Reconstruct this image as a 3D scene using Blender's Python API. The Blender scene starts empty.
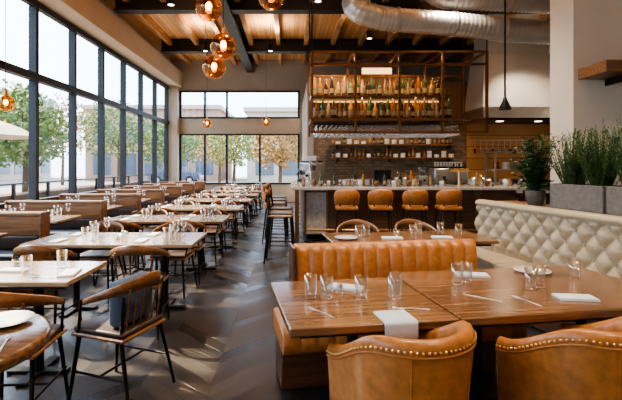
import bpy, bmesh, math, random
from mathutils import Matrix, Vector
random.seed(7)
R=random.random
pi=math.pi
# ---------------------------------------------------------------- materials
def nt(name):
    m=bpy.data.materials.new(name); m.use_nodes=True
    t=m.node_tree; b=t.nodes['Principled BSDF']
    return m,t,b
def mat(name,col,rough=.5,metal=0,var=0.0,scale=8,bump=0,coat=0,emit=None,es=0,trans=0,stretch=(1,1,1)):
    m,t,b=nt(name)
    b.inputs['Base Color'].default_value=(*col,1)
    b.inputs['Roughness'].default_value=rough
    b.inputs['Metallic'].default_value=metal
    if coat:
        b.inputs['Coat Weight'].default_value=coat; b.inputs['Coat Roughness'].default_value=.15
    if trans: b.inputs['Transmission Weight'].default_value=trans
    if emit:
        b.inputs['Emission Color'].default_value=(*emit,1); b.inputs['Emission Strength'].default_value=es
    tc=t.nodes.new('ShaderNodeTexCoord'); mp=t.nodes.new('ShaderNodeMapping')
    mp.inputs['Scale'].default_value=stretch
    n=t.nodes.new('ShaderNodeTexNoise'); n.inputs['Scale'].default_value=scale; n.inputs['Detail'].default_value=4
    t.links.new(tc.outputs['Object'],mp.inputs[0]); t.links.new(mp.outputs[0],n.inputs['Vector'])
    if var:
        r=t.nodes.new('ShaderNodeValToRGB')
        r.color_ramp.elements[0].position=.3; r.color_ramp.elements[1].position=.7
        r.color_ramp.elements[0].color=(*[max(0,c*(1-var)) for c in col],1)
        r.color_ramp.elements[1].color=(*[min(1,c*(1+var)) for c in col],1)
        t.links.new(n.outputs['Fac'],r.inputs[0]); t.links.new(r.outputs[0],b.inputs['Base Color'])
    if bump:
        bp=t.nodes.new('ShaderNodeBump'); bp.inputs['Strength'].default_value=bump; bp.inputs['Distance'].default_value=.01
        t.links.new(n.outputs['Fac'],bp.inputs['Height']); t.links.new(bp.outputs[0],b.inputs['Normal'])
    return m
def wood(name,c,rough=.35,axis=0,var=.4,scale=3,coat=0.2):
    s=[12,12,12]; s[axis]=.9
    return mat(name,c,rough,0,var,scale,.05,coat,stretch=s)
def glassmat(name,tint=(1,1,1),g=.12,rough=.02,base=.25,gc=(1,1,1)):
    m=bpy.data.materials.new(name); m.use_nodes=True; t=m.node_tree
    for n in list(t.nodes): t.nodes.remove(n)
    o=t.nodes.new('ShaderNodeOutputMaterial'); mx=t.nodes.new('ShaderNodeMixShader')
    tr=t.nodes.new('ShaderNodeBsdfTransparent'); tr.inputs[0].default_value=(*tint,1)
    gl=t.nodes.new('ShaderNodeBsdfGlossy'); gl.inputs['Roughness'].default_value=rough; gl.inputs[0].default_value=(*gc,1)
    lw=t.nodes.new('ShaderNodeLayerWeight'); lw.inputs[0].default_value=g
    ad=t.nodes.new('ShaderNodeMath'); ad.operation='MULTIPLY_ADD'; ad.inputs[1].default_value=.8; ad.inputs[2].default_value=g*base
    t.links.new(lw.outputs['Facing'],ad.inputs[0]); t.links.new(ad.outputs[0],mx.inputs[0])
    t.links.new(tr.outputs[0],mx.inputs[1]); t.links.new(gl.outputs[0],mx.inputs[2]); t.links.new(mx.outputs[0],o.inputs[0])
    return m
def chevron(name):
    m,t,b=nt(name); N=t.nodes.new; L=t.links.new
    tc=N('ShaderNodeTexCoord'); sp=N('ShaderNodeSeparateXYZ'); L(tc.outputs['Object'],sp.inputs[0])
    def M(op,a,bb=None,c=None):
        n=N('ShaderNodeMath'); n.operation=op
        for i,v in enumerate((a,bb,c)):
            if v is None: continue
            if isinstance(v,(int,float)): n.inputs[i].default_value=v
            else: L(v,n.inputs[i])
        return n.outputs[0]
    W=.50; PW=.17
    x=M('ADD',sp.outputs[0],100.05); y=M('ADD',sp.outputs[1],100)
    pp=M('PINGPONG',x,W); yy=M('ADD',y,pp)
    q=M('DIVIDE',yy,PW); pl=M('FLOOR',q); fr=M('FRACT',q)
    col=M('FLOOR',M('DIVIDE',x,W)); fx=M('FRACT',M('DIVIDE',x,W))
    cb=N('ShaderNodeCombineXYZ'); L(col,cb.inputs[0]); L(pl,cb.inputs[1])
    wn=N('ShaderNodeTexWhiteNoise'); L(cb.outputs[0],wn.inputs['Vector'])
    r=N('ShaderNodeValToRGB'); r.color_ramp.elements[0].color=(.007,.007,.008,1); r.color_ramp.elements[1].color=(.046,.038,.034,1)
    nz=N('ShaderNodeTexNoise'); nz.inputs['Scale'].default_value=14; nz.inputs['Detail'].default_value=6; L(tc.outputs['Object'],nz.inputs['Vector'])
    f=M('ADD',M('MULTIPLY',wn.outputs[0],.7),M('MULTIPLY',nz.outputs['Fac'],.3)); L(f,r.inputs[0])
    e1=M('MINIMUM',fr,M('SUBTRACT',1,fr)); e2=M('MINIMUM',fx,M('SUBTRACT',1,fx))
    g=M('MINIMUM',M('MULTIPLY',e1,PW),M('MULTIPLY',e2,W)); line=M('GREATER_THAN',g,.004)
    mx=N('ShaderNodeMix'); mx.data_type='RGBA'; L(line,mx.inputs[0]); mx.inputs[6].default_value=(.003,.003,.003,1); L(r.outputs[0],mx.inputs[7])
    L(mx.outputs[2],b.inputs['Base Color'])
    rr=M('MULTIPLY_ADD',wn.outputs[0],.2,.25); L(rr,b.inputs['Roughness'])
    bp=N('ShaderNodeBump'); bp.inputs['Strength'].default_value=.4; bp.inputs['Distance'].default_value=.004; L(line,bp.inputs['Height']); L(bp.outputs[0],b.inputs['Normal'])
    return m
def planks(name,c1,c2,w=.14,axis=0,rough=.6):
    m,t,b=nt(name); N=t.nodes.new; L=t.links.new
    tc=N('ShaderNodeTexCoord'); sp=N('ShaderNodeSeparateXYZ'); L(tc.outputs['Object'],sp.inputs[0])
    d=N('ShaderNodeMath'); d.operation='DIVIDE'; L(sp.outputs[axis],d.inputs[0]); d.inputs[1].default_value=w
    fl=N('ShaderNodeMath'); fl.operation='FLOOR'; L(d.outputs[0],fl.inputs[0])
    wn=N('ShaderNodeTexWhiteNoise'); wn.noise_dimensions='1D'; L(fl.outputs[0],wn.inputs['W'])
    fr=N('ShaderNodeMath'); fr.operation='FRACT'; L(d.outputs[0],fr.inputs[0])
    gt=N('ShaderNodeMath'); gt.operation='GREATER_THAN'; L(fr.outputs[0],gt.inputs[0]); gt.inputs[1].default_value=.06
    r=N('ShaderNodeValToRGB'); r.color_ramp.elements[0].color=(*c1,1); r.color_ramp.elements[1].color=(*c2,1); L(wn.outputs[0],r.inputs[0])
    mx=N('ShaderNodeMix'); mx.data_type='RGBA'; L(gt.outputs[0],mx.inputs[0]); mx.inputs[6].default_value=(*[c*.3 for c in c1],1); L(r.outputs[0],mx.inputs[7])
    L(mx.outputs[2],b.inputs['Base Color']); b.inputs['Roughness'].default_value=rough
    return m
M_floor=chevron('floor_chevron')
M_ceil=planks('ceiling_planks',(.58,.31,.13),(.82,.49,.22))
M_joist=wood('joist_wood',(.54,.30,.13),.6,1,coat=0)
M_steel=mat('dark_steel',(.03,.03,.034),.5,.2)
M_black=mat('black_metal',(.015,.015,.017),.4,.5)
M_plaster=mat('plaster_beige',(.56,.47,.36),.8,var=.04,scale=3)
M_white=mat('plaster_white',(.74,.71,.65),.8,var=.03,scale=2)
M_grey=mat('plaster_grey',(.42,.39,.35),.8,var=.05,scale=2)
M_slat=planks('wall_slats',(.15,.08,.04),(.24,.13,.065),.16,0,.5)
M_frame=mat('window_frame',(.013,.014,.016),.55,0)
M_wtop=wood('walnut_top',(.215,.11,.052),.2,0,coat=.5,var=.5)
M_wtopR=wood('walnut_dark',(.10,.045,.022),.35,0)
M_ltop=wood('pale_top',(.40,.28,.17),.16,0,var=.2,coat=.7)
M_oak=wood('oak',(.22,.10,.038),.35,0)
M_leath=mat('tan_leather',(.45,.18,.05),.36,var=.22,scale=22,bump=.12,coat=.15)
M_cream=mat('cream_leather',(.43,.37,.265),.3,var=.06,scale=40,bump=.06,coat=.3)
M_dleath=mat('dark_leather',(.06,.04,.032),.4,var=.15,scale=40,bump=.1)
M_bluec=mat('slate_fabric',(.09,.13,.19),.8,var=.2,scale=80,bump=.1)
M_brass=mat('brass',(.80,.52,.25),.28,1)
M_copper=mat('bronze_frame',(.24,.12,.055),.4,.7,var=.1)
M_duct=mat('galvanised',(.62,.64,.66),.42,.85,var=.08,scale=3)
M_inox=mat('stainless',(.60,.60,.59),.28,.95,var=.05)
M_hood=mat('hood_steel',(.58,.58,.56),.45,.35,var=.04)
M_stone=mat('bar_stone',(.46,.44,.41),.18,var=.2,scale=18,coat=.3)
M_conc=mat('concrete',(.17,.175,.175),.8,var=.2,scale=20,bump=.1)
M_barfr=planks('bar_front',(.10,.055,.03),(.20,.12,.065),.2,0,.45)
M_kwood=planks('kitchen_panel',(.42,.20,.07),(.56,.29,.11),.35,2,.4)
M_glass=glassmat('clear_glass',(.95,.97,.98),.24,base=.25)
M_pane=glassmat('window_pane',(.97,.98,.98),.03,.0)
M_amber=glassmat('amber_glass',(1,.60,.26),.22,gc=(1,.66,.36),base=.5)
M_napk=mat('napkin_linen',(.66,.73,.80),.9,var=.03,scale=120,bump=.08)
M_porc=mat('porcelain',(.80,.78,.74),.15,coat=.4)
M_leaf=mat('leaf_green',(.045,.11,.03),.6,var=.4,scale=14)
M_rose=mat('rosemary_green',(.075,.15,.05),.6,var=.45,scale=9)
M_soil=mat('soil',(.05,.035,.02),.9,var=.3,scale=30)
M_bark=mat('bark',(.09,.06,.04),.9,var=.3,scale=20)
M_bulb=mat('warm_bulb',(1,.8,.5),.4,emit=(1,.55,.2),es=22)
M_led=mat('led_strip',(1,.8,.5),.4,emit=(1,.55,.20),es=2.6)
M_lamp=mat('lamp_face',(1,.9,.8),.4,emit=(1,.82,.6),es=8)
BOT=[mat('bottle_amber',(.30,.10,.015),.08,coat=.5),mat('bottle_green',(.035,.07,.03),.08,coat=.5),mat('bottle_clear',(.28,.20,.11),.08,coat=.5),mat('bottle_dark',(.04,.018,.012),.08,coat=.5),mat('bottle_gold',(.48,.20,.03),.1,coat=.5)]
M_label=mat('paper_label',(.34,.26,.15),.7)
# ---------------------------------------------------------------- mesh builder
class MB:
    def __init__(s): s.v=[];s.f=[];s.m=[];s.s=[];s.ms=[]
    def mi(s,m):
        if m not in s.ms: s.ms.append(m)
        return s.ms.index(m)
    def add(s,vs,fs,m,sm=False,M=None):
        o=len(s.v); i=s.mi(m)
        for p in vs:
            p=Vector(p)
            s.v.append(tuple(M@p) if M else tuple(p))
        for f in fs:
            s.f.append([a+o for a in f]); s.m.append(i); s.s.append(sm)
    def box(s,x0,x1,y0,y1,z0,z1,m,bev=0,seg=1,M=None,sm=None):
        if not bev:
            vs=[(x,y,z) for x in(x0,x1) for y in(y0,y1) for z in(z0,z1)]
            fs=[(0,1,3,2),(4,6,7,5),(0,4,5,1),(2,3,7,6),(0,2,6,4),(1,5,7,3)]
            s.add(vs,fs,m,False,M); return
        b=bmesh.new(); bmesh.ops.create_cube(b,size=1)
        for v in b.verts:
            v.co=Vector(((x0+x1)/2+v.co.x*(x1-x0),(y0+y1)/2+v.co.y*(y1-y0),(z0+z1)/2+v.co.z*(z1-z0)))
        bmesh.ops.bevel(b,geom=b.edges[:],offset=bev,segments=seg,profile=.5,affect='EDGES')
        b.verts.index_update()
        s.add([v.co.copy() for v in b.verts],[[v.index for v in f.verts] for f in b.faces],m,(seg>1) if sm is None else sm,M); b.free()
    def loft(s,secs,m,closed=True,caps=True,sm=True,M=None,loop=False):
        n=len(secs[0]); vs=[p for c in secs for p in c]; fs=[]
        K=len(secs)
        for i in range(K if loop else K-1):
            a=i*n; b=((i+1)%K)*n
            for j in range(n if closed else n-1):
                k=(j+1)%n; fs.append((a+j,a+k,b+k,b+j))
        s.add(vs,fs,m,sm,M)
        if caps and not loop:
            s.add(secs[0],[list(range(n))[::-1]],m,False,M); s.add(secs[-1],[list(range(n))],m,False,M)
    def tube(s,pts,r,m,n=8,M=None,caps=True,loop=False,flat=1.0):
        pts=[Vector(p) for p in pts]; secs=[]
        rs=r if isinstance(r,(list,tuple)) else [r]*len(pts)
        pr=None
        for i,p in enumerate(pts):
            if loop: t=(pts[(i+1)%len(pts)]-pts[i-1]).normalized()
            elif i==0: t=(pts[1]-p).normalized()
            elif i==len(pts)-1: t=(p-pts[-2]).normalized()
            else: t=((pts[i+1]-p).normalized()+(p-pts[i-1]).normalized()).normalized()
            if pr is None:
                a=Vector((0,0,1)) if abs(t.z)<.9 else Vector((1,0,0))
                u=t.cross(a).normalized()
            else: u=(pr-t*pr.dot(t)).normalized()
            pr=u; w=t.cross(u)
            secs.append([p+(u*math.cos(2*pi*k/n)+w*math.sin(2*pi*k/n)*flat)*rs[i] for k in range(n)])
        s.loft(secs,m,True,caps,True,M,loop)
    def cyl(s,p0,p1,r0,r1,m,n=12,M=None): s.tube([p0,p1],[r0,r1],m,n,M)
    def lathe(s,prof,c,m,n=16,M=None,sm=True):
        secs=[[(c[0]+r*math.cos(2*pi*k/n),c[1]+r*math.sin(2*pi*k/n),c[2]+z) for k in range(n)] for r,z in prof]
        s.loft(secs,m,True,False,sm,M)
    def sph(s,c,r,m,n=12,M=None,sz=1):
        K=max(4,n//2); s.lathe([(max(1e-4,r*math.sin(pi*i/K)),-r*sz*math.cos(pi*i/K)) for i in range(K+1)],c,m,n,M)
    def mesh(s,name):
        me=bpy.data.meshes.new(name); me.from_pydata(s.v,[],s.f)
        for m in s.ms: me.materials.append(m)
        me.polygons.foreach_set('material_index',s.m); me.polygons.foreach_set('use_smooth',s.s)
        me.validate(); me.update()
        b=bmesh.new(); b.from_mesh(me); bmesh.ops.recalc_face_normals(b,faces=b.faces[:]); b.to_mesh(me); b.free()
        return me
    def obj(s,name,loc=(0,0,0),rz=0): return put(s.mesh(name),name,loc,rz)
def put(me,name,loc=(0,0,0),rz=0,sc=None):
    o=bpy.data.objects.new(name,me); bpy.context.collection.objects.link(o)
    o.location=loc; o.rotation_euler=(0,0,math.radians(rz))
    if sc: o.scale=sc
    return o
def boxobj(name,x0,x1,y0,y1,z0,z1,m,bev=0):
    b=MB(); b.box(x0,x1,y0,y1,z0,z1,m,bev); return b.obj(name)
# ---------------------------------------------------------------- room shell
XL=-5.0; YB=18.0; H=5.95
boxobj('floor',XL-.2,8.2,-3.2,YB+.2,-.12,0,M_floor)
boxobj('ceiling',XL-.2,8.2,-3.2,YB+.2,H,H+.15,M_ceil)
b=MB(); b.box(XL-.2,XL,-3,YB,0,.8,M_plaster); b.box(XL-.2,XL,-3,YB,4.75,H,M_plaster); b.obj('wall_left')
b=MB()
b.box(XL-.06,XL+.06,-3,YB-.4,.8,.88,M_frame); b.box(XL-.06,XL+.06,-3,YB-.4,4.64,4.75,M_frame); b.box(XL-.08,XL+.08,-3,YB-.4,3.2,3.34,M_frame)
y=8.4-1.5*7
while y<17.5:
    b.box(XL-.08,XL+.07,y-.05,y+.05,.88,4.64,M_frame); y+=1.5
b.box(XL-.03,XL-.02,-3,YB-.4,.88,4.64,M_pane)
b.obj('window_1')
boxobj('trim_soffit',XL,-4.5,-3,YB,4.78,5.42,M_plaster)
boxobj('trim_corner_column',XL,-4.62,YB-.45,YB,0,4.78,M_plaster)
b=MB(); b.box(XL,.4,YB,YB+.2,0,.75,M_plaster); b.box(XL,.4,YB,YB+.2,2.85,3.5,M_plaster); b.box(XL,.4,YB,YB+.2,4.65,H,M_grey)
b.box(.4,8.2,YB,YB+.2,0,H,M_grey); b.obj('wall_back')
def bwin(name,x0,x1,z0,z1,vs):
    b=MB(); t=.06
    b.box(x0,x1,YB-.05,YB+.1,z0,z0+t,M_frame); b.box(x0,x1,YB-.05,YB+.1,z1-t,z1,M_frame)
    for x in [x0+.04]+vs+[x1-.04]: b.box(x-.04,x+.04,YB-.05,YB+.1,z0+t,z1-t,M_frame)
    b.box(x0,x1,YB+.05,YB+.055,z0,z1,M_pane); b.obj(name)
bwin('window_2',-4.62,.4,3.5,4.65,[-3.56,-2.64]); bwin('window_3',-4.62,.4,.75,2.85,[-3.56,-2.64,-1.26])
boxobj('wall_kitchen',.72,8.0,13.2,13.4,0,4.1,M_slat)
boxobj('wall_kitchen_side',.52,.72,13.2,YB,0,4.1,M_grey)
boxobj('wall_right',8.0,8.2,-3,YB,0,H,M_white)
boxobj('wall_right_near',5.2,5.4,-3,5.6,0,H,M_white)
boxobj('wall_pier',3.69,8.0,5.6,6.1,0,H,M_white)
boxobj('wall_front',XL,8.0,-3.2,-3,0,H,M_white)
for i,y in enumerate([1.0,4.2,7.4,11.1,15.1]):
    b=MB(); 
    b.box(-4.5,8,y-.15,y+.15,5.5,5.54,M_steel); b.box(-4.5,8,y-.15,y+.15,5.9,5.94,M_steel); b.box(-4.5,8,y-.03,y+.03,5.54,5.9,M_steel)
    b.obj('ceiling_beam')
b=MB(); b.box(-1.8,-1.5,-3,YB,5.42,5.47,M_steel); b.box(-1.68,-1.62,-3,YB,5.47,5.9,M_steel); b.box(-1.8,-1.5,-3,YB,5.9,5.94,M_steel); b.obj('ceiling_girder')
b=MB(); x=-4.2
while x<7.8:
    if abs(x+1.65)>.3: b.box(x-.07,x+.07,-3,YB,5.74,5.95,M_joist)
    x+=.95
b.obj('ceiling_joists')
# ---------------------------------------------------------------- exterior
b=MB(); Mp=mat('pavement',(.27,.25,.23),.9,var=.15,scale=1); b.box(-60,-5.2,-30,60,-.2,-.05,Mp); b.box(-5.2,40,YB+.2,60,-.2,-.05,Mp); b.obj('ground')
M_bld=mat('building_render',(.45,.37,.30),.9,var=.08); M_bw=mat('building_glass',(.10,.13,.17),.15); M_bld2=mat('building_brick',(.36,.23,.17),.9,var=.15)
def building(x0,x1,y0,y1,h,m,face):
    b=MB(); b.box(x0,x1,y0,y1,-.1,h,m); b.box(x0-.3,x1+.3,y0-.3,y1+.3,h,h+.4,M_bld)
    z=.6
    while z<h-2:
        if face=='x':
            y=y0+.8
            while y<y1-2: b.box(x1,x1+.06,y,y+1.7,z,z+2.1,M_bw); b.box(x1,x1+.12,y-.1,y+1.8,z+2.1,z+2.25,M_bld); y+=2.5
        else:
            x=x0+.8
            while x<x1-2: b.box(x,x+1.7,y0-.06,y0,z,z+2.1,M_bw); b.box(x-.1,x+1.8,y0-.12,y0,z+2.1,z+2.25,M_bld); x+=2.5
        z+=3
    b.obj('building')
building(-30,-21,-8,14,9.5,M_bld,'x'); building(-36,-25,16,27,10.5,M_bld2,'x'); building(-44,-30,31,54,9,M_bld,'x'); building(-20,-7,42,52,7.0,M_bld2,'y'); building(-4,14,40,55,6.5,M_bld,'y')
def tree(loc,h,r,lc,seed):
    rr=random.Random(seed); b=MB()
    b.tube([(0,0,-.1),(.05,0,h*.3),(0,.05,h*.55)],[.13,.10,.07],M_bark,8)
    for k in range(5):
        a=k*1.3; b.tube([(0,.03,h*.45),(math.cos(a)*r*.4,math.sin(a)*r*.4,h*.65),(math.cos(a)*r*.7,math.sin(a)*r*.7,h*.85)],[.05,.03,.015],M_bark,5)
    vs=[];fs=[]
    for k in range(2200):
        while 1:
            p=Vector((rr.uniform(-1,1),rr.uniform(-1,1),rr.uniform(-1,1)))
            if .3<p.length<1+.15*math.sin(p.x*9+p.z*7): break
        c=Vector((p.x*r,p.y*r,h*.66+p.z*h*.34)); s=.08+.06*rr.random()
        u=Vector((rr.uniform(-1,1),rr.uniform(-1,1),rr.uniform(-1,1))).normalized(); w=u.orthogonal().normalized()
        o=len(vs); vs+= [c-u*s,c-w*s*.6,c+u*s,c+w*s*.6]; fs.append((o,o+1,o+2,o+3))
    b.add(vs,fs,lc); b.obj('tree',loc)
LC=[mat('tree_leaf_olive',(.20,.21,.055),.8,var=.3),mat('tree_leaf_rust',(.32,.19,.06),.8,var=.3),mat('tree_leaf_green',(.11,.17,.045),.8,var=.3)]
for i,(x,y,h,r) in enumerate([(-11.5,7,4.8,1.6),(-13,12.5,5.4,1.9),(-10.5,17,4.6,1.6),(-15,22,6,2.3),(-18,34,7,2.8),(-7.5,27,4.4,1.9),(-3.8,29,4.6,2.0),(-.6,25,4.2,1.6),(-12,30,6,2.4),(3,30,6,2.2),(-5.6,34,5,2.2),(-16,8,4.6,1.7)]):
    tree((x,y,0),h,r,LC[i%3],i)
def umbrella(x,y):
    b=MB(); b.cyl((0,0,-.05),(0,0,2.6),.03,.03,M_black); b.lathe([(1.4,2.25),(.9,2.5),(.02,2.8)],(0,0,0),M_plaster,8,sm=False); b.cyl((0,0,-.05),(0,0,.05),.3,.28,M_conc); b.obj('patio_umbrella',(x,y,0))
umbrella(-7.6,10.5)
b=MB()
for y in range(-4,30,2): b.box(-9.05,-8.95,y-.04,y+.04,-.05,.95,M_black)
b.box(-9.04,-8.96,-4,28,.9,.95,M_black); b.box(-9.02,-8.98,-4,28,.4,.44,M_black); b.box(-9.9,-9.1,-4,28,-.05,.55,M_bark); b.obj('patio_railing')
def parked_car(x,y,rz,c):
    b=MB(); W=.88
    prof=[(-2.2,.35),(-2.2,.75),(-1.9,.92),(-1.3,1.0),(-.7,1.42),(.7,1.45),(1.3,1.02),(2.0,.9),(2.2,.7),(2.2,.35)]
    secs=[[(px,s*W*(.82 if pz>1.1 else 1),pz) for px,pz in prof] for s in(-1,1)]
    b.loft(secs,c,sm=False)
    for s in(-1,1):
        yy=s*(W*.93+.02); b.add([(-1.1,yy,1.03),(1.1,yy,1.03),(.62,yy*.92,1.36),(-.65,yy*.92,1.34)],[(0,1,2,3)],M_bw)
        for wx in(-1.35,1.35): b.cyl((wx,s*(W-.2),.33),(wx,s*(W+.01),.33),.33,.33,M_black,20); b.cyl((wx,s*(W+.01),.33),(wx,s*(W+.02),.33),.18,.18,M_inox,14)
    b.obj('parked_car',(x,y,-.05),rz)
parked_car(-19,12,90,mat('car_paint_red',(.25,.04,.03),.25,coat=.8)); parked_car(-19.2,18,90,mat('car_paint_silver',(.45,.46,.48),.25,.5)); parked_car(-9.8,37,0,mat('car_paint_blue',(.05,.08,.14),.25,coat=.8))
# ---------------------------------------------------------------- furniture meshes
def chair_mesh(seatm):
    b=MB()
    b.box(-.22,.22,-.21,.22,.43,.455,M_oak,.008); b.box(-.21,.21,-.20,.21,.455,.49,seatm,.016,3)
    for sx in(-1,1):
        b.cyl((sx*.18,.18,.435),(sx*.215,.235,0),.016,.011,M_black,8)
        b.tube([(sx*.23,-.27,0),(sx*.19,-.17,.44),(sx*.2,-.2,.72)],[.011,.015,.011],M_black,8)
        b.cyl((sx*.215,.205,.2),(sx*.215,-.23,.2),.008,.008,M_black,6)
        b.cyl((sx*.2,.17,.44),(sx*.245,.1,.69),.010,.010,M_black,8)
    b.cyl((-.21,-.02,.2),(.21,-.02,.2),.008,.008,M_black,6)
    for x in(-.15,-.09,-.03,.03,.09,.15): b.cyl((x,-.17,.45),(x*1.1,-.245+abs(x)*.15,.76),.006,.006,M_oak,6)
    secs=[]
    for i in range(25):
        a=-105+210*i/24; t=abs(a)/105; r=math.radians(a)
        z1=.84-.145*t**1.5; hh=.095-.06*t
        ro=(.268,.262); ri=(.246,.24)
        q=lambda rr,z:(rr[0]*math.sin(r),-rr[1]*math.cos(r)+.005,z)
        secs.append([q(ro,z1-hh),q(ro,z1-.006),q((.257,.251),z1),q(ri,z1-.006),q(ri,z1-hh)])
    b.loft(secs,M_oak)
    return b.mesh('dining_chair')
CH=chair_mesh(M_dleath)
def stool_mesh():
    b=MB()
    b.box(-.21,.21,-.2,.21,.70,.78,M_leath,.03,3)
    b.box(-.18,.18,-.17,.18,.675,.70,M_black)
    L=[(.17,.17),(-.17,.17),(-.17,-.16),(.17,-.16)]
    for x,y in L: b.cyl((x,y,.69),(x*1.3,y*1.35,0),.016,.012,M_black,8)
    k=[(x*1.22,y*1.25,.25) for x,y in L]
    for i in range(4): b.cyl(k[i],k[(i+1)%4],.010,.010,M_black,6)
    secs=[]
    for i in range(19):
        t=-1+2*i/18; r=math.radians(t*80); top=1.10-.10*t*t*abs(t)
        q=lambda rr,z:(rr*math.sin(r),-rr*math.cos(r)*.95,z)
        secs.append([q(.235,.80),q(.25,top-.03),q(.24,top-.005),q(.215,top-.005),q(.2,top-.03),q(.195,.80)])
    b.loft(secs,M_leath)
    for x in(-.13,.13): b.cyl((x,-.17,.69),(x,-.185,.84),.012,.012,M_black,8)
    return b.mesh('bar_stool')
ST=stool_mesh()
def wstool_mesh():
    b=MB(); b.box(-.2,.2,-.2,.2,.72,.76,M_oak,.012); b.box(-.19,.19,-.19,.19,.76,.79,M_dleath,.014,3)
    for sx in(-1,1):
        b.cyl((sx*.17,.17,.72),(sx*.215,.22,0),.017,.014,M_black,8)
        b.tube([(sx*.215,-.25,0),(sx*.18,-.17,.72),(sx*.185,-.22,1.08)],[.014,.017,.014],M_black,8)
        b.cyl((sx*.2,.2,.28),(sx*.2,-.22,.28),.010,.010,M_black,6)
    b.cyl((-.205,.205,.22),(.205,.205,.22),.012,.012,M_black,8); b.cyl((-.2,-.22,.34),(.2,-.22,.34),.010,.010,M_black,6)
    for z in(.90,1.06):
        secs=[]
        for i in range(13):
            t=-1+2*i/12; x=.2*t; yy=-.215-.05*(1-t*t)-(z-.9)*.12; h=.035 if z<1 else .05
            secs.append([(x,yy-.012,z-h),(x,yy-.012,z+h),(x,yy+.01,z+h),(x,yy+.01,z-h)])
        b.loft(secs,M_leath,sm=False)
    return b.mesh('bar_stool')
WST=wstool_mesh()
def armchair_mesh():
    b=MB(); secs=[]; NA=40
    def top(t): 
        k=max(0,(abs(t)-.36)/.64); k=k*k*(3-2*k); return .845-.18*k
    def P(t,d,z):
        r=.258; s=abs(t); fl=.04*max(0,(z-.45)/.4)
        if s<.62:
            th=s/.62*pi/2; x=(r-d+fl)*math.sin(th); y=-.05-(r-d+fl)*math.cos(th)
        else:
            x=r-d+fl; y=-.05+(s-.62)/.38*.27
        return (math.copysign(x,t) if s>0 else 0,y,z)
    for i in range(NA+1):
        t=-1+2*i/NA; z=top(t)
        secs.append([P(t,.0,.30),P(t,-.005,.45),P(t,0,z-.06),P(t,.002,z-.03),P(t,.015,z-.008),P(t,.035,z),P(t,.058,z-.008),P(t,.072,z-.03),P(t,.075,z-.07),P(t,.07,.45),P(t,.07,.38)])
    b.loft(secs,M_leath)
    N=62
    for i in range(N+1):
        t=-.99+1.98*i/N; p=P(t,-.003,top(t)-.042); b.sph(p,.007,M_brass,6)
    for sx in(-1,1):
        for k in range(9):
            p=P(sx*1.0,.035,.34+k*.032); b.sph((p[0],p[1]+.002,p[2]),.007,M_brass,6)
    b.tube([P(-1+2*i/NA,-.004,top(-1+2*i/NA)-.062) for i in range(NA+1)],.005,M_leath,6)
    for t0 in(-.22,.22): b.tube([P(t0,-.004,.31+(.47)*j/10) for j in range(11)],.0035,M_leath,5)
    b.box(-.22,.22,-.26,.24,.30,.38,M_leath,.015,2); b.box(-.19,.19,-.24,.25,.38,.475,M_leath,.03,4)
    for sx in(-1,1):
        b.cyl((sx*.2,.18,.30),(sx*.22,.2,0),.024,.014,M_wtopR,10); b.cyl((sx*.19,-.2,.30),(sx*.23,-.27,0),.024,.014,M_wtopR,10)
    return b.mesh('leather_armchair')
AC=armchair_mesh()
def table(cx,cy,w,d,rz,top,th=.035,name='dining_table'):
    b=MB(); b.box(-w/2,w/2,-d/2,d/2,.76-th,.76,top,.006)
    b.box(-w/2+.06,w/2-.06,-d/2+.06,d/2-.06,.76-th-.03,.76-th,M_black)
    xs=[0] if w<1.1 else [-w/2+.38,w/2-.38]
    for x in xs:
        b.cyl((x,0,.02),(x,0,.70),.035,.035,M_black,12)
        b.box(x-.04,x+.04,-d/2+.1,d/2-.1,0,.025,M_black,.004); b.box(x-.22,x+.22,-.04,.04,0,.025,M_black,.004)
    return b.obj(name,(cx,cy,0),rz)
def tumbler():
    b=MB(); b.lathe([(.001,0),(.032,0),(.035,.02),(.039,.135),(.0365,.135),(.033,.022),(.001,.016)],(0,0,0),M_glass,20); return b.mesh('drinking_glass')
def wine():
    b=MB(); b.lathe([(.001,0),(.034,0),(.034,.002),(.005,.008),(.004,.085),(.02,.10),(.038,.13),(.040,.16),(.034,.205),(.0325,.205),(.038,.16),(.036,.132),(.018,.104),(.001,.098)],(0,0,0),M_glass,18); return b.mesh('wine_glass')
def plate():
    b=MB(); b.lathe([(.001,0),(.07,0),(.125,.018),(.126,.021),(.07,.006),(.001,.006)],(0,0,0),M_porc,32); return b.mesh('plate')
def napkin():
    b=MB()
    for k in range(3): b.box(-.055+.002*k,.055-.001*k,-.11+.003*k,.11,.005*k,.005*k+.005,M_napk,.0022,2)
    return b.mesh('folded_napkin')
def fork():
    b=MB(); secs=[]
    for y,w,z in[(-.1,.006,.002),(-.09,.007,.002),(0,.003,.005),(.03,.004,.004),(.045,.011,.002),(.055,.012,.002)]:
        secs.append([(-w,y,z-.001),(w,y,z-.001),(w,y,z+.001),(-w,y,z+.001)])
    b.loft(secs,M_inox)
    for x in(-.0105,-.0035,.0035,.0105): b.cyl((x,.055,.002),(x,.10,.005),.0015,.001,M_inox,5)
    return b.mesh('fork')
def knife():
    b=MB(); secs=[]
    for y,w in[(-.11,.006),(0,.005),(.005,.009),(.08,.009),(.11,.002)]: secs.append([(-w*.7,y,0),(w,y,0),(w,y,.003),(-w*.7,y,.003)])
    b.loft(secs,M_inox); return b.mesh('table_knife')
def shaker():
    b=MB(); b.lathe([(.001,0),(.02,0),(.02,.05),(.012,.06)],(0,0,0),M_glass,12); b.lathe([(.019,.045),(.02,.06),(.014,.075),(.001,.078)],(0,0,0),M_inox,12); return b.mesh('salt_shaker')
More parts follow.
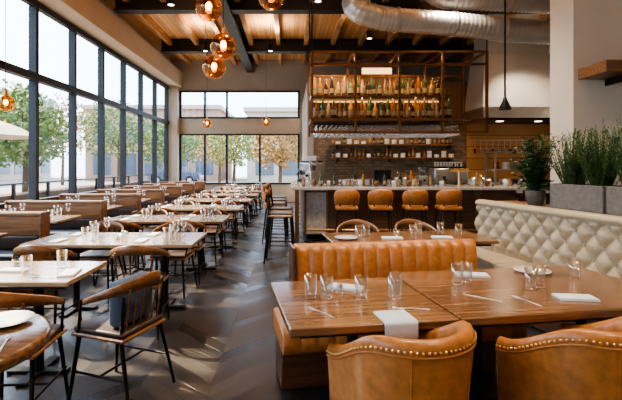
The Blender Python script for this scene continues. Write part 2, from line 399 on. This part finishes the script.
def votive():
    b=MB(); b.lathe([(.001,0),(.03,0),(.035,.05),(.033,.05),(.028,.01),(.001,.008)],(0,0,0),M_glass,14); b.cyl((0,0,.009),(0,0,.03),.022,.022,M_cream,12); return b.mesh('votive_candle')
TU,WI,PL,NA_,FO,KN,SH,VO=tumbler(),wine(),plate(),napkin(),fork(),knife(),shaker(),votive()
TZ=.7605
# ---------------------------------------------------------------- left dining area
def setting(cx,cy,hw,near=True):
    for sx in(-.5,.5):
        for sy in(-1,1):
            x=cx+sx*hw*1.0+.0; y=cy+sy*.2
            put(NA_,'folded_napkin',(x-.14,y,TZ),random.uniform(-6,6))
            put(TU,'drinking_glass',(x+.10,cy+sy*.12,TZ)); 
            put(WI,'wine_glass',(x+.21,cy+sy*.17,TZ))
            if near: put(FO,'fork',(x-.23,y,TZ),random.uniform(-3,3))
    put(SH,'salt_shaker',(cx+.0,cy+.06,TZ)); put(SH,'salt_shaker',(cx+.06,cy+.0,TZ)); put(VO,'votive_candle',(cx,cy-.08,TZ))
rows=[4.65,6.4,8.1,9.8,11.5,13.2,14.9]
for i,y in enumerate(rows):
    cx=-1.83+.03*i
    table(cx,y,1.72,.78,0,M_wtop if i in(1,3,4,6) else M_ltop)
    setting(cx,y,.86,i<3)
    for dx in(-.45,.42):
        put(CH,'dining_chair',(cx+dx+random.uniform(-.03,.03),y-.58,0),random.uniform(-5,5))
        put(CH,'dining_chair',(cx+dx+random.uniform(-.03,.03),y+.59,0),180+random.uniform(-5,5))
def booth():
    b=MB(); w=.78
    b.box(-w,w,-.3,.3,0,.36,M_oak,.01); 
    for sy in(-1,1):
        y0,y1=sorted((sy*.06,sy*.40)); b.box(-w,w,y0,y1,.36,.47,M_bluec,.03,3)
        y0,y1=sorted((sy*.02,sy*.10)); b.box(-w,w,y0,y1,.47,.66,M_dleath,.03,3)
        y0,y1=sorted((sy*.02,sy*.07)); b.box(-w,w,y0,y1,.66,.90,M_oak,.004)
    b.box(-w-.02,w+.02,-.08,.08,.90,.95,M_oak,.01); 
    for x in(-w-.04,w): b.box(x,x+.04,-.36,.36,0,.62,M_oak,.01); b.box(x,x+.04,-.1,.1,.6,.95,M_oak,.01)
    return b.mesh('booth_bench')
BB=booth()
for i,y in enumerate([3.2]+rows):
    if i>0:
        table(-3.95,y,1.35,.72,0,M_wtop if i%2 else M_ltop); setting(-3.95,y,.7,False)
    put(BB,'booth_bench',(-3.95,y+(.87 if i else .6),0))
table(-2.3,3.22,1.6,.64,0,M_ltop)
for x,y in[(-1.75,3.3),(-1.9,3.1),(-2.35,3.32),(-2.25,3.05)]: put(TU,'drinking_glass',(x,y,TZ))
put(NA_,'folded_napkin',(-2.05,3.2,TZ),85); put(NA_,'folded_napkin',(-1.6,3.12,TZ),10); put(VO,'votive_candle',(-2.15,3.38,TZ)); put(FO,'fork',(-1.75,3.02,TZ),80); put(PL,'plate',(-2.6,3.2,TZ))
put(CH,'dining_chair',(-1.70,2.66,0),4); put(CH,'dining_chair',(-2.45,2.68,0),-4)
put(CH,'dining_chair',(-1.16,2.95,0),70)
b=MB(); b.lathe([(.001,.76),(.40,.76),(.42,.752),(.425,.735),(.42,.705),(.40,.69),(.001,.69)],(0,0,0),M_wtop,48); b.cyl((0,0,.03),(0,0,.70),.045,.04,M_black,16); b.lathe([(.001,.035),(.08,.035),(.27,.012),(.27,0),(.001,0)],(0,0,0),M_black,32)
b.obj('round_table',(-1.56,1.94,0))
put(PL,'plate',(-1.42,2.15,TZ)); put(FO,'fork',(-1.26,1.9,TZ),20); put(NA_,'folded_napkin',(-1.5,1.8,TZ),20)
put(CH,'dining_chair',(-2.06,2.14,0),-110)
b=MB(); b.box(-.2,.2,-.06,.06,0,.38,M_bluec,.05,4); CU=b.mesh('throw_pillow')
for x,y in[(-3.6,5.71),(-4.3,5.71),(-3.5,7.46)]: put(CU,'throw_pillow',(x,y,.472),4)
# pillow leaning on the near chair back
a=math.radians(70); put(CU,'throw_pillow',(-1.16+.09*math.sin(a),2.95-.09*math.cos(a),.492),70,(.85,1,.8))
# ---------------------------------------------------------------- booth group right
A9=math.radians(9); OX,OY=0.0,2.07
def BF(u,v): return (OX+u*math.cos(A9)-v*math.sin(A9),OY+u*math.sin(A9)+v*math.cos(A9))
def btable(u0,u1,v0,v1):
    c=BF((u0+u1)/2,(v0+v1)/2); table(c[0],c[1],u1-u0,v1-v0,9,M_wtop,.045)
btable(0,.885,0,.84); btable(.90,2.42,0,.96)
def B(me,name,u,v,rz=0,z=TZ):
    x,y=BF(u,v); return put(me,name,(x,y,z),9+rz)
for u,v in[(.20,.47),(.29,.44),(.49,.40),(.68,.36),(.73,.45)]: B(TU,'drinking_glass',u,v)
for u,v in[(1.22,.60),(1.31,.64),(1.62,.42),(1.71,.46),(2.1,.6)]: B(TU,'drinking_glass',u,v)
B(NA_,'folded_napkin',.46,.62,60); B(NA_,'folded_napkin',1.74,.2,75); B(FO,'fork',1.42,.2,10); B(FO,'fork',.70,.18,75); B(KN,'table_knife',1.2,.3,40)
B(NA_,'folded_napkin',1.44,.78,70); B(PL,'plate',1.93,.80); B(FO,'fork',.2,.2,30); B(SH,'salt_shaker',.38,.48)
b=MB(); secs=[]
path=[(.16,.004),(.05,.004),(.004,.004),(-.006,-.002),(-.009,-.012),(-.010,-.05),(-.011,-.095)]
for k,off in enumerate((0,.0035)):
    secs=[]
    for i in range(9):
        x=-.085+.17*i/8+.004*k; w=.0015*math.sin(i*1.3)
        o=[(x,p[0]-(off+abs(w) if p[1]<-.001 else 0),p[1]+off) for p in path]
        inn=[(x,p[0]+(.003 if p[1]<-.001 else 0)-(off+abs(w) if p[1]<-.001 else 0),p[1]-(.003 if p[1]>-.005 else 0)+off) for p in path][::-1]
        secs.append(o+inn)
    b.loft(secs,M_napk)
x,y=BF(.56,-.002); b.obj('draped_napkin',(x,y,.7605),9)
b=MB(); U0=.23; L=1.52; NR=14; secs=[]; n=180
for i in range(n+1):
    u=U0+L*i/n; rib=.032*abs(math.sin(pi*(u-U0)/(L/NR)))**.5
    secs.append([(u,1.18,.44),(u,1.19-rib,.55),(u,1.205-rib,.75),(u,1.22-rib,.87),(u,1.235-rib*.7,.91),(u,1.26,.93),(u,1.30,.93),(u,1.335,.91),(u,1.34,.87),(u,1.34,.10),(u,1.20,.10)])
b.loft(secs,M_leath)
secs=[]; U1=.06; L1=1.70
for i in range(n+1):
    u=U1+L1*i/n; rib=.014*abs(math.sin(pi*(u-U1)/(L1/15)))**.5
    secs.append([(u,1.19,.34),(u,1.19,.46+rib),(u,.72,.465+rib),(u,.66,.455+rib),(u,.635-rib,.42),(u,.64,.37),(u,.66,.34)])
b.loft(secs,M_leath)
b.box(.08,L1,.88,1.2,.0,.34,M_wtopR,.01); b.box(.205,.225,1.14,1.35,0,.93,M_wtopR,.008)
b.obj('tan_leather_booth',(OX,OY,0),9)
B(AC,'leather_armchair',.51,-.11,12,0); B(AC,'leather_armchair',1.39,-.17,14,0); 
table(1.28,4.75,1.75,.72,6,M_wtop)
for x,y in[(.75,4.7),(.85,4.78),(1.35,4.72),(1.45,4.85),(1.88,4.8),(1.72,4.92)]: put(TU,'drinking_glass',(x,y,TZ))
put(NA_,'folded_napkin',(1.1,4.62,TZ),85); put(NA_,'folded_napkin',(1.65,4.66,TZ),85); put(VO,'votive_candle',(1.2,4.85,TZ)); put(PL,'plate',(.6,4.6,TZ))
put(CH,'dining_chair',(.85,5.4,0),175); put(CH,'dining_chair',(1.6,5.45,0),188)
ang=math.degrees(math.atan2(3.6,-.75)); LB=3.68
b=MB(); secs=[]; n=380
SX=.21; SZ=.24; Z0t=.56
zs=[.42+.61*i/34 for i in range(35)]
for i in range(n+1):
    s=LB*i/n; sec=[]
    for z in zs:
        a=s/SX
        if z<Z0t: h=abs(math.sin(pi*s/SX))**.5*.045
        else: h=.062*math.sqrt(abs(math.sin(pi*(a+(z-Z0t)/SZ))*math.sin(pi*(a-(z-Z0t)/SZ))))
        if z>1.0: h=h*(1.03-z)/.03+.03*(z-1.0)/.03
        sec.append((s,.09+h+.05*(1.02-z),z))
    sec+= [(s,.15,1.045),(s,.155,1.065),(s,.14,1.09),(s,.10,1.105),(s,.05,1.105),(s,.01,1.09),(s,0,1.06),(s,0,.1),(s,.09,.1)]
    secs.append(sec)
b.loft(secs,M_cream)
k=0
while k*SX<LB:
    for z,o in((Z0t,0),(Z0t+SZ/2,SX/2),(Z0t+SZ,0),(Z0t+SZ*1.5,SX/2)):
        x=k*SX+o
        if .03<x<LB-.03: b.sph((x,.10+.05*(1.02-z),z),.012,M_cream,8)
    k+=1
for k in range(4):
    x0=k*LB/4+.004; b.box(x0,x0+LB/4-.008,.12,.60,.36,.50,M_cream,.045,4)
b.box(0.02,LB-.02,.02,.52,0,.37,M_wtopR,.01)
b.obj('tufted_banquette',(3.3,2.0,0),ang)
b=MB(); b.box(0,LB,-.42,-.02,0,1.045,M_white,.005); b.box(0,LB,-.43,-.015,1.045,1.08,M_oak,.004); b.obj('wall_partition',(3.3,2.0,0),ang)
def BL(s,t): 
    a=math.radians(ang); return (3.3+s*math.cos(a)-t*math.sin(a),2.0+s*math.sin(a)+t*math.cos(a))
def planter(s0,s1):
    b=MB(); h=.27; w=.15
    b.box(s0,s1,-w,-w+.02,0,h,M_conc,.004);b.box(s0,s1,w-.02,w,0,h,M_conc,.004);b.box(s0,s0+.02,-w,w,0,h,M_conc,.004);b.box(s1-.02,s1,-w,w,0,h,M_conc,.004); b.box(s0,s1,-w,w,0,.02,M_conc); b.box(s0+.01,s1-.01,-w+.01,w-.01,.02,h-.03,M_soil)
    rr=random.Random(int(s0*10)+1)
    vs=[];fs=[]
    for c in range(2):
        cx=s0+.16+(s1-s0-.32)*c; ch=rr.uniform(.98,1.15)
        for k in range(130):
            bx=cx+rr.uniform(-.06,.06); by=rr.uniform(-.07,.07); hh=rr.uniform(.22,.62)*ch
            lean=Vector(((bx-cx)*1.9+rr.uniform(-.05,.05),by*1.6+rr.uniform(-.05,.05),hh))
            p0=Vector((bx,by,h-.04)); b.tube([p0,p0+lean*.5,p0+lean],[.003,.0025,.001],M_rose,4,caps=False)
            for j in range(56):
                q=p0+lean*(.04+.96*j/56); a=rr.uniform(0,2*pi); l=rr.uniform(.020,.036)
                d=Vector((math.cos(a)*.9,math.sin(a)*.9,.7)).normalized()*l; w2=Vector((-math.sin(a),math.cos(a),0))*.0045
                o=len(vs); vs+=[q,q+d*.5+w2,q+d,q+d*.5-w2]; fs.append((o,o+1,o+2,o+3))
    b.add(vs,fs,M_rose); return b
x,y=BL(0,-.21); planter(1.40,2.04).obj('rosemary_planter',(x,y,1.081),ang); planter(2.06,2.70).obj('rosemary_planter',(x,y,1.081),ang); planter(.74,1.38).obj('rosemary_planter',(x,y,1.081),ang)
b=MB(); rr=random.Random(3); b.lathe([(.001,0),(.08,0),(.11,.16),(.115,.17),(.10,.17),(.09,.14),(.001,.14)],(0,0,0),M_conc,20)
vs=[];fs=[]
for k in range(100):
    a=rr.uniform(0,2*pi); rad=rr.uniform(.03,.29); hh=rr.uniform(.04,.74)
    p0=Vector((0,0,.13)); p2=Vector((math.cos(a)*rad,math.sin(a)*rad,.1+hh)); p1=(p0+p2)/2+Vector((0,0,.06)); b.tube([p0,p1,p2],[.005,.004,.002],M_leaf,4,caps=False)
    for j in range(26):
        t=.25+.75*j/26; q=p0.lerp(p1,t*2) if t<.5 else p1.lerp(p2,t*2-1); a2=rr.uniform(0,2*pi); l=rr.uniform(.04,.07)
        d=Vector((math.cos(a2),math.sin(a2),rr.uniform(-.2,.6))).normalized()*l; w2=Vector((-math.sin(a2),math.cos(a2),0))*l*.38
        o=len(vs); vs+=[q,q+d*.5+w2,q+d,q+d*.5-w2]; fs.append((o,o+1,o+2,o+3))
b.add(vs,fs,M_leaf); x,y=BL(3.07,-.21); b.obj('potted_shrub',(x,y,1.081))
b=MB(); b.box(3.75,5.19,5.1,5.6,2.66,2.80,M_oak,.006)
for x in(4.1,4.9): b.box(x,x+.03,5.2,5.6,2.58,2.66,M_black)
b.obj('wall_shelf')
# ---------------------------------------------------------------- bar
b=MB(); b.box(.3,4.7,8.95,9.45,0.1,1.05,M_barfr); b.box(.35,4.65,9.0,9.4,0,.1,M_black)
b.box(.02,4.85,8.55,9.55,1.05,1.11,M_stone,.006)
for x in(.1,4.72): b.box(x,x+.08,8.62,8.72,0,1.05,M_copper,.004)
b.tube([(.35,8.8,.22),(4.65,8.8,.22)],.022,M_brass,10)
for x in(.8,2.0,3.2,4.4): b.cyl((x,8.8,.22),(x,8.96,.22),.012,.012,M_brass,8)
b.box(.34,.75,8.92,8.95,.12,.98,M_stone)
for k in range(5): b.box(.95+.75*k,1.6+.75*k,8.935,8.95,.2,.95,M_wtopR,.003)
b.obj('bar_counter')
b=MB(); b.box(.3,.85,9.56,12.2,0,1.05,M_barfr); b.box(.02,1.0,9.56,12.3,1.05,1.11,M_stone,.006); b.obj('bar_counter')
for x in(1.08,1.72,2.38,3.02): put(ST,'bar_stool',(x,8.2,0),random.uniform(-6,6))
for y in(6.95,7.7,8.75,9.6,10.4): put(WST,'bar_stool',(-.28 if y>8.5 else -.15,y,0),-90+random.uniform(-6,6))
b=MB(); X0,X1,Y0,Y1,Z0,Z1=.46,4.12,9.0,10.2,2.50,3.92; t=.024
def bar(x0,y0,z0,x1,y1,z1): b.box(min(x0,x1)-t,max(x0,x1)+t,min(y0,y1)-t,max(y0,y1)+t,min(z0,z1)-t,max(z0,z1)+t,M_copper)
for yy in(Y0,Y1):
    for z in(Z0,Z1,3.66,2.24 if yy==Y0 else Z0): bar(X0,yy,z,X1,yy,z)
    for x in(X0,1.37,2.29,3.2,X1): bar(x,yy,Z0-.26,x,yy,Z1)
for x in(X0,1.37,2.29,3.2,X1):
    for z in(Z0,Z1): bar(x,Y0,z,x,Y1,z)
for x in(X0,2.29,X1):
    for yy in(Y0,Y1): b.cyl((x,yy,Z1),(x,yy,5.95),.014,.014,M_black,8)
b.box(X0,3.6,9.1,Y1,Z0+.02,Z0+.05,M_wtopR); b.box(X0,3.6,9.5,Y1,Z0+.56,Z0+.59,M_wtopR)
b.box(X0,3.6,Y1-.03,Y1,Z0,Z0+1.12,M_slat)
b.box(X0+.1,3.5,Y1-.07,Y1-.05,Z0+.53,Z0+.55,M_led)
b.box(1.7,2.4,Y1-.06,Y1-.03,3.70,3.84,M_led)
for i in range(9): b.box(X0+.05,3.6,9.12+i*.12,9.135+i*.12,2.40,2.42,M_black)
rack=b.obj('hanging_bottle_rack')
def bottle(b,x,y,z,s,m,kind):
    h=.30*s; r=.038*s
    if kind==0: pr=[(.001,0),(r,0),(r,h*.6),(r*.35,h*.78),(r*.33,h),(.001,h)]
    elif kind==1: pr=[(.001,0),(r*1.2,0),(r*1.25,h*.5),(r*.5,h*.62),(r*.4,h*.85),(.001,h*.86)]
    else: pr=[(.001,0),(r*.9,0),(r*.95,h*.7),(r*.4,h*.9),(r*.35,h*1.1),(.001,h*1.1)]
    b.lathe(pr,(x,y,z),m,10); b.lathe([(r*1.26 if kind==1 else r*1.02,h*.15),(r*1.26 if kind==1 else r*1.02,h*.42)],(x,y,z),M_label,10)
b=MB()
for (z,ys) in((Z0+.05,(9.2,9.42,9.65)),(Z0+.59,(9.62,9.82,10.02))):
    for yy in ys:
        x=X0+.1
        while x<3.5:
            bottle(b,x,yy,z,random.uniform(1.05,1.5),random.choice(BOT),random.randrange(3)); x+=random.uniform(.11,.15)
o=b.obj('liquor_bottles'); o.parent=rack
M_hg=glassmat('stemware_glass',(.90,.93,.95),.6,.15,base=.7)
b=MB()
for i in range(8):
    for j in range(29):
        x=X0+.12+j*.107; yy=9.19+i*.12
        b.lathe([(.034,0),(.005,-.008),(.004,-.08),(.028,-.10),(.043,-.14),(.036,-.21)],(x,yy,2.40),M_hg,10)
o=b.obj('hanging_wine_glasses'); o.parent=rack
b=MB()
for k in range(40):
    x=.3+k*.11+random.uniform(-.03,.03); y=random.uniform(8.95,9.4)
    if 3.3<x<3.9: continue
    if k%3==0: bottle(b,x,y,1.11,random.uniform(.6,.95),random.choice(BOT),random.randrange(3))
    elif k%3==1: b.lathe([(.001,0),(.03,0),(.036,.14),(.034,.14),(.028,.01),(.001,.01)],(x,y,1.11),M_glass,10)
    else: b.lathe([(.001,0),(.045,0),(.05,.11),(.045,.11),(.001,.10)],(x,y,1.11),random.choice([M_porc,M_inox,M_copper]),12)
b.obj('bar_top_glassware')
b=MB()
for dx in(-.12,0,.12): b.cyl((dx,0,.33),(dx,-.1,.28),.012,.008,M_brass,8); b.cyl((dx,0,.34),(dx,0,.47),.014,.02,M_black,10)
b.cyl((0,0,0),(0,0,.33),.035,.03,M_brass,14); b.tube([(-.2,0,.33),(.2,0,.33)],.035,M_brass,14); b.cyl((0,0,0),(0,0,.015),.08,.08,M_brass,16)
b.obj('beer_tap',(3.6,9.15,1.11),180)
b=MB(); b.box(1.4,5.3,11.4,12.1,0,.92,M_inox,.01); b.box(1.35,5.35,11.35,12.15,.92,.96,M_inox,.005)
for x in[1.6+.75*i for i in range(5)]: b.box(x,x+.65,11.385,11.4,.12,.85,M_wtopR); b.cyl((x+.15,11.36,.75),(x+.55,11.36,.75),.01,.01,M_inox,6)
b.obj('back_counter')
def espresso():
    b=MB(); b.box(-.45,.45,-.25,.25,.08,.50,M_inox,.03,2); b.box(-.48,.48,-.3,.28,0,.08,M_black,.01); b.box(-.42,.42,-.2,.2,.50,.55,M_black,.01)
    for x in(-.2,.2): b.cyl((x,-.28,.3),(x,-.28,.2),.035,.035,M_black,12); b.cyl((x,-.28,.22),(x,-.42,.20),.014,.016,M_black,8)
    for x in(-.4,.4): b.tube([(x,-.26,.35),(x*1.02,-.32,.25),(x*1.02,-.33,.12)],.008,M_inox,6)
    for q in range(2):
        for k in range(10): b.lathe([(.02,0),(.035,.05),(.038,.06)],(-.35+.078*k,0,.55+q*.065),M_porc,10)
    return b.mesh('espresso_machine')
EM=espresso(); put(EM,'espresso_machine',(4.3,11.7,.96)); put(EM,'espresso_machine',(.56,11.2,1.11),-70,(.8,.85,1))
b=MB(); b.box(-.12,.12,-.15,.15,0,.3,M_inox,.02,2); b.lathe([(.05,.3),(.06,.35),(.11,.52),(.10,.53),(.001,.53)],(0,0,0),M_glass,16); b.lathe([(.05,.3),(.058,.34),(.085,.43),(.001,.43)],(0,0,0),M_dleath,16); b.cyl((0,-.15,.2),(0,-.2,.18),.03,.03,M_black,10); GR=b.mesh('coffee_grinder')
put(GR,'coffee_grinder',(3.6,11.7,.96)); put(GR,'coffee_grinder',(.55,10.2,1.11),-60)
M_screen=mat('screen_black',(.01,.012,.015),.1)
def monitor(x,y,z,rz):
    b=MB(); b.box(-.24,.24,-.012,.012,.12,.45,M_screen,.006); b.cyl((0,.01,.01),(0,.01,.14),.02,.02,M_black,8); b.box(-.1,.1,-.07,.09,0,.015,M_black,.004); b.obj('point_of_sale_monitor',(x,y,z),rz)
monitor(2.5,11.6,.96,10)
b=MB()
for k in range(46):
    x=1.5+k*.085; y=random.uniform(11.5,12.0)
    if 3.4<x<4.9 or 2.15<x<2.85: continue
    c=random.random()
    if c<.4: bottle(b,x,y,.96,random.uniform(.9,1.5),random.choice(BOT),random.randrange(3))
    elif c<.65: b.lathe([(.001,0),(.055,0),(.06,.25),(.05,.25),(.001,.24)],(x,y,.96),M_inox,12)
    else:
        for q in range(9): b.lathe([(.001,0),(.07,0),(.08,.02),(.001,.018)],(x,y,.96+q*.022),M_porc,12)
b.obj('back_bar_bottles')
b=MB()
for z in(1.75,2.15):
    b.box(1.2,5.0,12.85,13.15,z,z+.03,M_oak)
    for x in(1.4,3.0,4.8): b.box(x,x+.03,12.9,13.15,z-.12,z,M_black)
b.obj('wall_shelf')
b=MB()
for z in(1.78,2.18):
    x=1.3
    while x<4.9:
        c=R()
        if c<.6: bottle(b,x,13.0,z,random.uniform(.8,1.1),random.choice(BOT),random.randrange(3)); x+=.12
        else:
            for q in range(random.randint(4,10)): b.lathe([(.001,0),(.07,0),(.08,.02),(.001,.018)],(x+.03,13.0,z+q*.022),M_porc,12)
            x+=.22
b.obj('shelf_crockery')
boxobj('trim_kitchen_panel',5.4,8.0,13.12,13.2,0,2.95,M_kwood)
def tiles():
    m,t,b=nt('tile_brown'); br=t.nodes.new('ShaderNodeTexBrick'); tc=t.nodes.new('ShaderNodeTexCoord'); mp=t.nodes.new('ShaderNodeMapping'); mp.inputs['Rotation'].default_value=(pi/2,0,0)
    t.links.new(tc.outputs['Object'],mp.inputs[0]); t.links.new(mp.outputs[0],br.inputs['Vector']); br.inputs['Scale'].default_value=3
    br.inputs['Color1'].default_value=(.30,.22,.15,1); br.inputs['Color2'].default_value=(.18,.13,.09,1); br.inputs['Mortar'].default_value=(.07,.06,.05,1); br.inputs['Mortar Size'].default_value=.012
    t.links.new(br.outputs[0],b.inputs['Base Color']); b.inputs['Roughness'].default_value=.25; return m
boxobj('trim_kitchen_tiles',.72,5.4,13.15,13.2,.0,2.9,tiles())
b=MB(); 
b.loft([[(5.3,11.8,2.85),(7.9,11.8,2.85),(7.9,13.1,2.85),(5.3,13.1,2.85)],[(5.3,11.8,3.15),(7.9,11.8,3.15),(7.9,13.1,3.15),(5.3,13.1,3.15)]],M_inox,sm=False)
b.loft([[(5.3,11.8,3.15),(7.9,11.8,3.15),(7.9,13.1,3.15),(5.3,13.1,3.15)],[(5.5,12.2,4.7),(7.6,12.2,4.7),(7.6,13.1,4.7),(5.5,13.1,4.7)]],M_hood,sm=False)
b.box(5.6,7.4,12.3,13.1,4.7,H-.02,M_hood); b.box(5.35,7.85,11.85,13.05,2.80,2.85,M_black)
for x in(6.0,7.1): b.cyl((x,12.3,2.795),(x,12.3,2.80),.1,.1,M_lamp,12)
b.obj('extractor_hood')
b=MB(); b.box(5.5,7.8,12.2,13.1,0,.9,M_inox,.01); b.box(5.5,7.8,12.18,12.2,.2,.75,M_black); 
for k in range(4):
    x=5.8+k*.5; b.lathe([(.001,0),(.16,0),(.16,.22),(.15,.22),(.001,.2)],(x,12.6,.92),M_inox,16); b.box(x-.18,x+.18,12.42,12.78,.9,.92,M_black)
    b.cyl((x-.12,12.16,.82),(x-.12,12.2,.82),.03,.03,M_black,10)
b.obj('cooking_range')
# steel pass shelf and undercounter fridge
b=MB()
for x in(5.0,6.9): 
    for y in(10.5,11.0): b.box(x,x+.04,y,y+.04,0,1.9,M_inox)
for z in(.5,.92,1.42,1.86): b.box(5.0,6.94,10.5,11.04,z,z+.03,M_inox)
for z in(.53,.95,1.45):
    for k in range(8):
        x=5.17+k*.23; c=R()
        if c<.5:
            for q in range(8): b.lathe([(.001,0),(.08,0),(.09,.02),(.001,.018)],(x,10.77,z+q*.022),M_porc,12)
        else: b.lathe([(.001,0),(.08,0),(.085,.12+.15*R()),(.001,.10)],(x,10.77,z),random.choice([M_inox,M_inox,M_copper]),14)
b.obj('kitchen_storage_rack')
b=MB(); b.cyl((5.5,13.05,2.3),(7.7,13.05,2.3),.012,.012,M_inox,8)
for x in(5.5,7.7): b.cyl((x,13.05,2.3),(x,13.12,2.3),.01,.01,M_inox,6)
for k in range(12):
    x=5.6+k*.18; b.cyl((x,13.03,2.3),(x,13.03,2.02),.008,.008,M_inox,6)
    if k%3: b.lathe([(.001,-.04),(.05,-.03),(.06,.02)],(x,13.03,2.0),M_inox,12)
    else: b.box(x-.03,x+.03,13.02,13.035,1.9,2.04,M_black,.004)
b.obj('utensil_rail')
# ---------------------------------------------------------------- ducts
def duct(name,pts,r,rings=.07):
    P=[Vector(p) for p in pts]; out=[]
    for i in range(len(P)-1):
        p0=P[max(0,i-1)];p1=P[i];p2=P[i+1];p3=P[min(len(P)-1,i+2)]
        n=max(2,int((p2-p1).length/(rings/3)))
        for k in range(n):
            t=k/n; out.append(.5*((2*p1)+(p2-p0)*t+(2*p0-5*p1+4*p2-p3)*t*t+(3*p1-p0-3*p2+p3)*t**3))
    out.append(P[-1]); rs=[r+(.010 if k%4==0 else 0) for k in range(len(out))]
    b=MB(); b.tube(out,rs,M_duct,28)
    for k in range(20,len(out)-2,45): b.tube([out[k],out[k+1]],[r+.025,r+.025],M_inox,28)
    return b.obj(name)
duct('ventilation_duct',[(7.9,8.6,4.2),(5.2,8.5,4.16),(3.0,8.3,4.28),(1.7,8.2,4.36),(1.22,8.2,4.6),(1.5,8.3,4.98),(2.0,8.4,5.3),(2.4,8.5,5.95)],.22)
duct('ventilation_duct',[(2.75,8.5,5.95),(2.7,8.5,5.2),(2.95,8.5,4.86),(3.6,8.5,4.8),(4.6,8.6,4.8),(5.6,8.7,4.8),(7.9,8.8,4.8)],.18)
# ---------------------------------------------------------------- lamps
def globe(x,y,z,r,e=25):
    b=MB(); b.sph((0,0,0),r,M_amber,28); b.cyl((0,0,r*.95),(0,0,r+.07),.03,.02,M_brass,12); b.cyl((0,0,r+.07),(0,0,H-z),.005,.005,M_black,6)
    b.cyl((0,0,r),(0,0,r*.4),.014,.014,M_brass,8); b.sph((0,0,r*.12),r*.25,M_bulb,12,sz=1.3)
    b.cyl((0,0,H-z-.03),(0,0,H-z),.05,.05,M_brass,12)
    b.obj('globe_pendant_lamp',(x,y,z))
for a in[(-1.04,5.5,3.56,.17),(-.9,5.8,3.15,.175),(-1.13,6.4,3.0,.17),(-.24,5.5,3.70,.17),(-2.7,14,2.9,.14),(-.78,14,2.95,.14),(-4.0,6.05,2.42,.12)]: globe(*a)
b=MB(); b.lathe([(.09,0),(.085,.03),(.035,.14),(.02,.2),(.001,.2)],(0,0,0),M_black,20); b.sph((0,0,.04),.03,M_bulb,10); b.cyl((0,0,.2),(0,0,H-2.4),.014,.014,M_black,6); b.obj('pendant_lamp',(3.3,6.6,2.4))
def fill_spot(x,y,pw=110,col=(1,.81,.60)):  # spot fixture added as interior fill light
    b=MB(); z=5.05; b.cyl((0,0,.0),(0,0,.2),.08,.08,M_black,16); b.cyl((0,0,.2),(0,0,H-z),.010,.010,M_black,6); b.lathe([(.001,-.001),(.065,-.001)],(0,0,0),M_lamp,16)
    o=b.obj('added_fill_spotlight',(x,y,z))
    for up,e,sz in((0,pw*4,110),(1,pw*1.5,160)):
        l=bpy.data.lights.new('added_fill_beam','SPOT'); l.energy=e; l.color=col; l.spot_size=math.radians(sz); l.spot_blend=.9; l.shadow_soft_size=.12
        lo=bpy.data.objects.new('added_fill_beam',l); bpy.context.collection.objects.link(lo); lo.parent=o; lo.location=(0,.0,-.03 if not up else .35)
        if up: lo.rotation_euler=(pi,0,0); lo.location=(.0,.0,.34)  # upward beam added only to brighten the ceiling wood
for x,y in[(.8,2.6),(2.3,3.0),(-.3,5.9),(2.0,6.2),(3.2,7.9),(.6,9.2),(4.5,10.4),(2.2,11.9),(6.6,11.0),(-2.6,9.4),(-2.6,13.2),(-.6,13.2),(2.6,.2)]: fill_spot(x,y,85 if y<4 else 118)
for x in(1.2,2.6):
    l=bpy.data.lights.new('rack_lamp','AREA'); l.energy=14; l.color=(1,.58,.26); l.size=.9; l.size_y=.06; l.shape='RECTANGLE'
    o=bpy.data.objects.new('rack_lamp',l); bpy.context.collection.objects.link(o); o.location=(x,9.3,3.88); o.parent=rack
# ---------------------------------------------------------------- world/sun/camera
w=bpy.data.worlds.new('World'); bpy.context.scene.world=w; w.use_nodes=True; t=w.node_tree
bg=t.nodes['Background']; sk=t.nodes.new('ShaderNodeTexSky'); sk.sky_type='NISHITA'; sk.sun_disc=False; sk.sun_elevation=math.radians(48); sk.sun_rotation=math.radians(300); sk.air_density=1.0; sk.dust_density=3
mx=t.nodes.new('ShaderNodeMix'); mx.data_type='RGBA'; mx.inputs[0].default_value=.6; t.links.new(sk.outputs[0],mx.inputs[6]); mx.inputs[7].default_value=(6.2,7.9,10.2,1)
t.links.new(mx.outputs[2],bg.inputs[0]); bg.inputs[1].default_value=1.0
l=bpy.data.lights.new('sun','SUN'); l.energy=24; l.angle=.02; l.color=(1,.82,.58); o=bpy.data.objects.new('sun',l); bpy.context.collection.objects.link(o)
d=Vector((.68,-.36,-.70)); o.rotation_euler=d.to_track_quat('-Z','Y').to_euler()
cam=bpy.data.cameras.new('camera'); co=bpy.data.objects.new('camera',cam); bpy.context.collection.objects.link(co)
co.location=(0,0,1.55); co.rotation_euler=(math.radians(90),0,0); cam.lens=430/622*36; cam.sensor_width=36; cam.shift_x=21/622; cam.shift_y=-35/622; cam.clip_start=.05; cam.clip_end=300
bpy.context.scene.camera=co
try: bpy.context.scene.view_settings.look='AgX - Medium High Contrast'
except Exception as e: print(e)
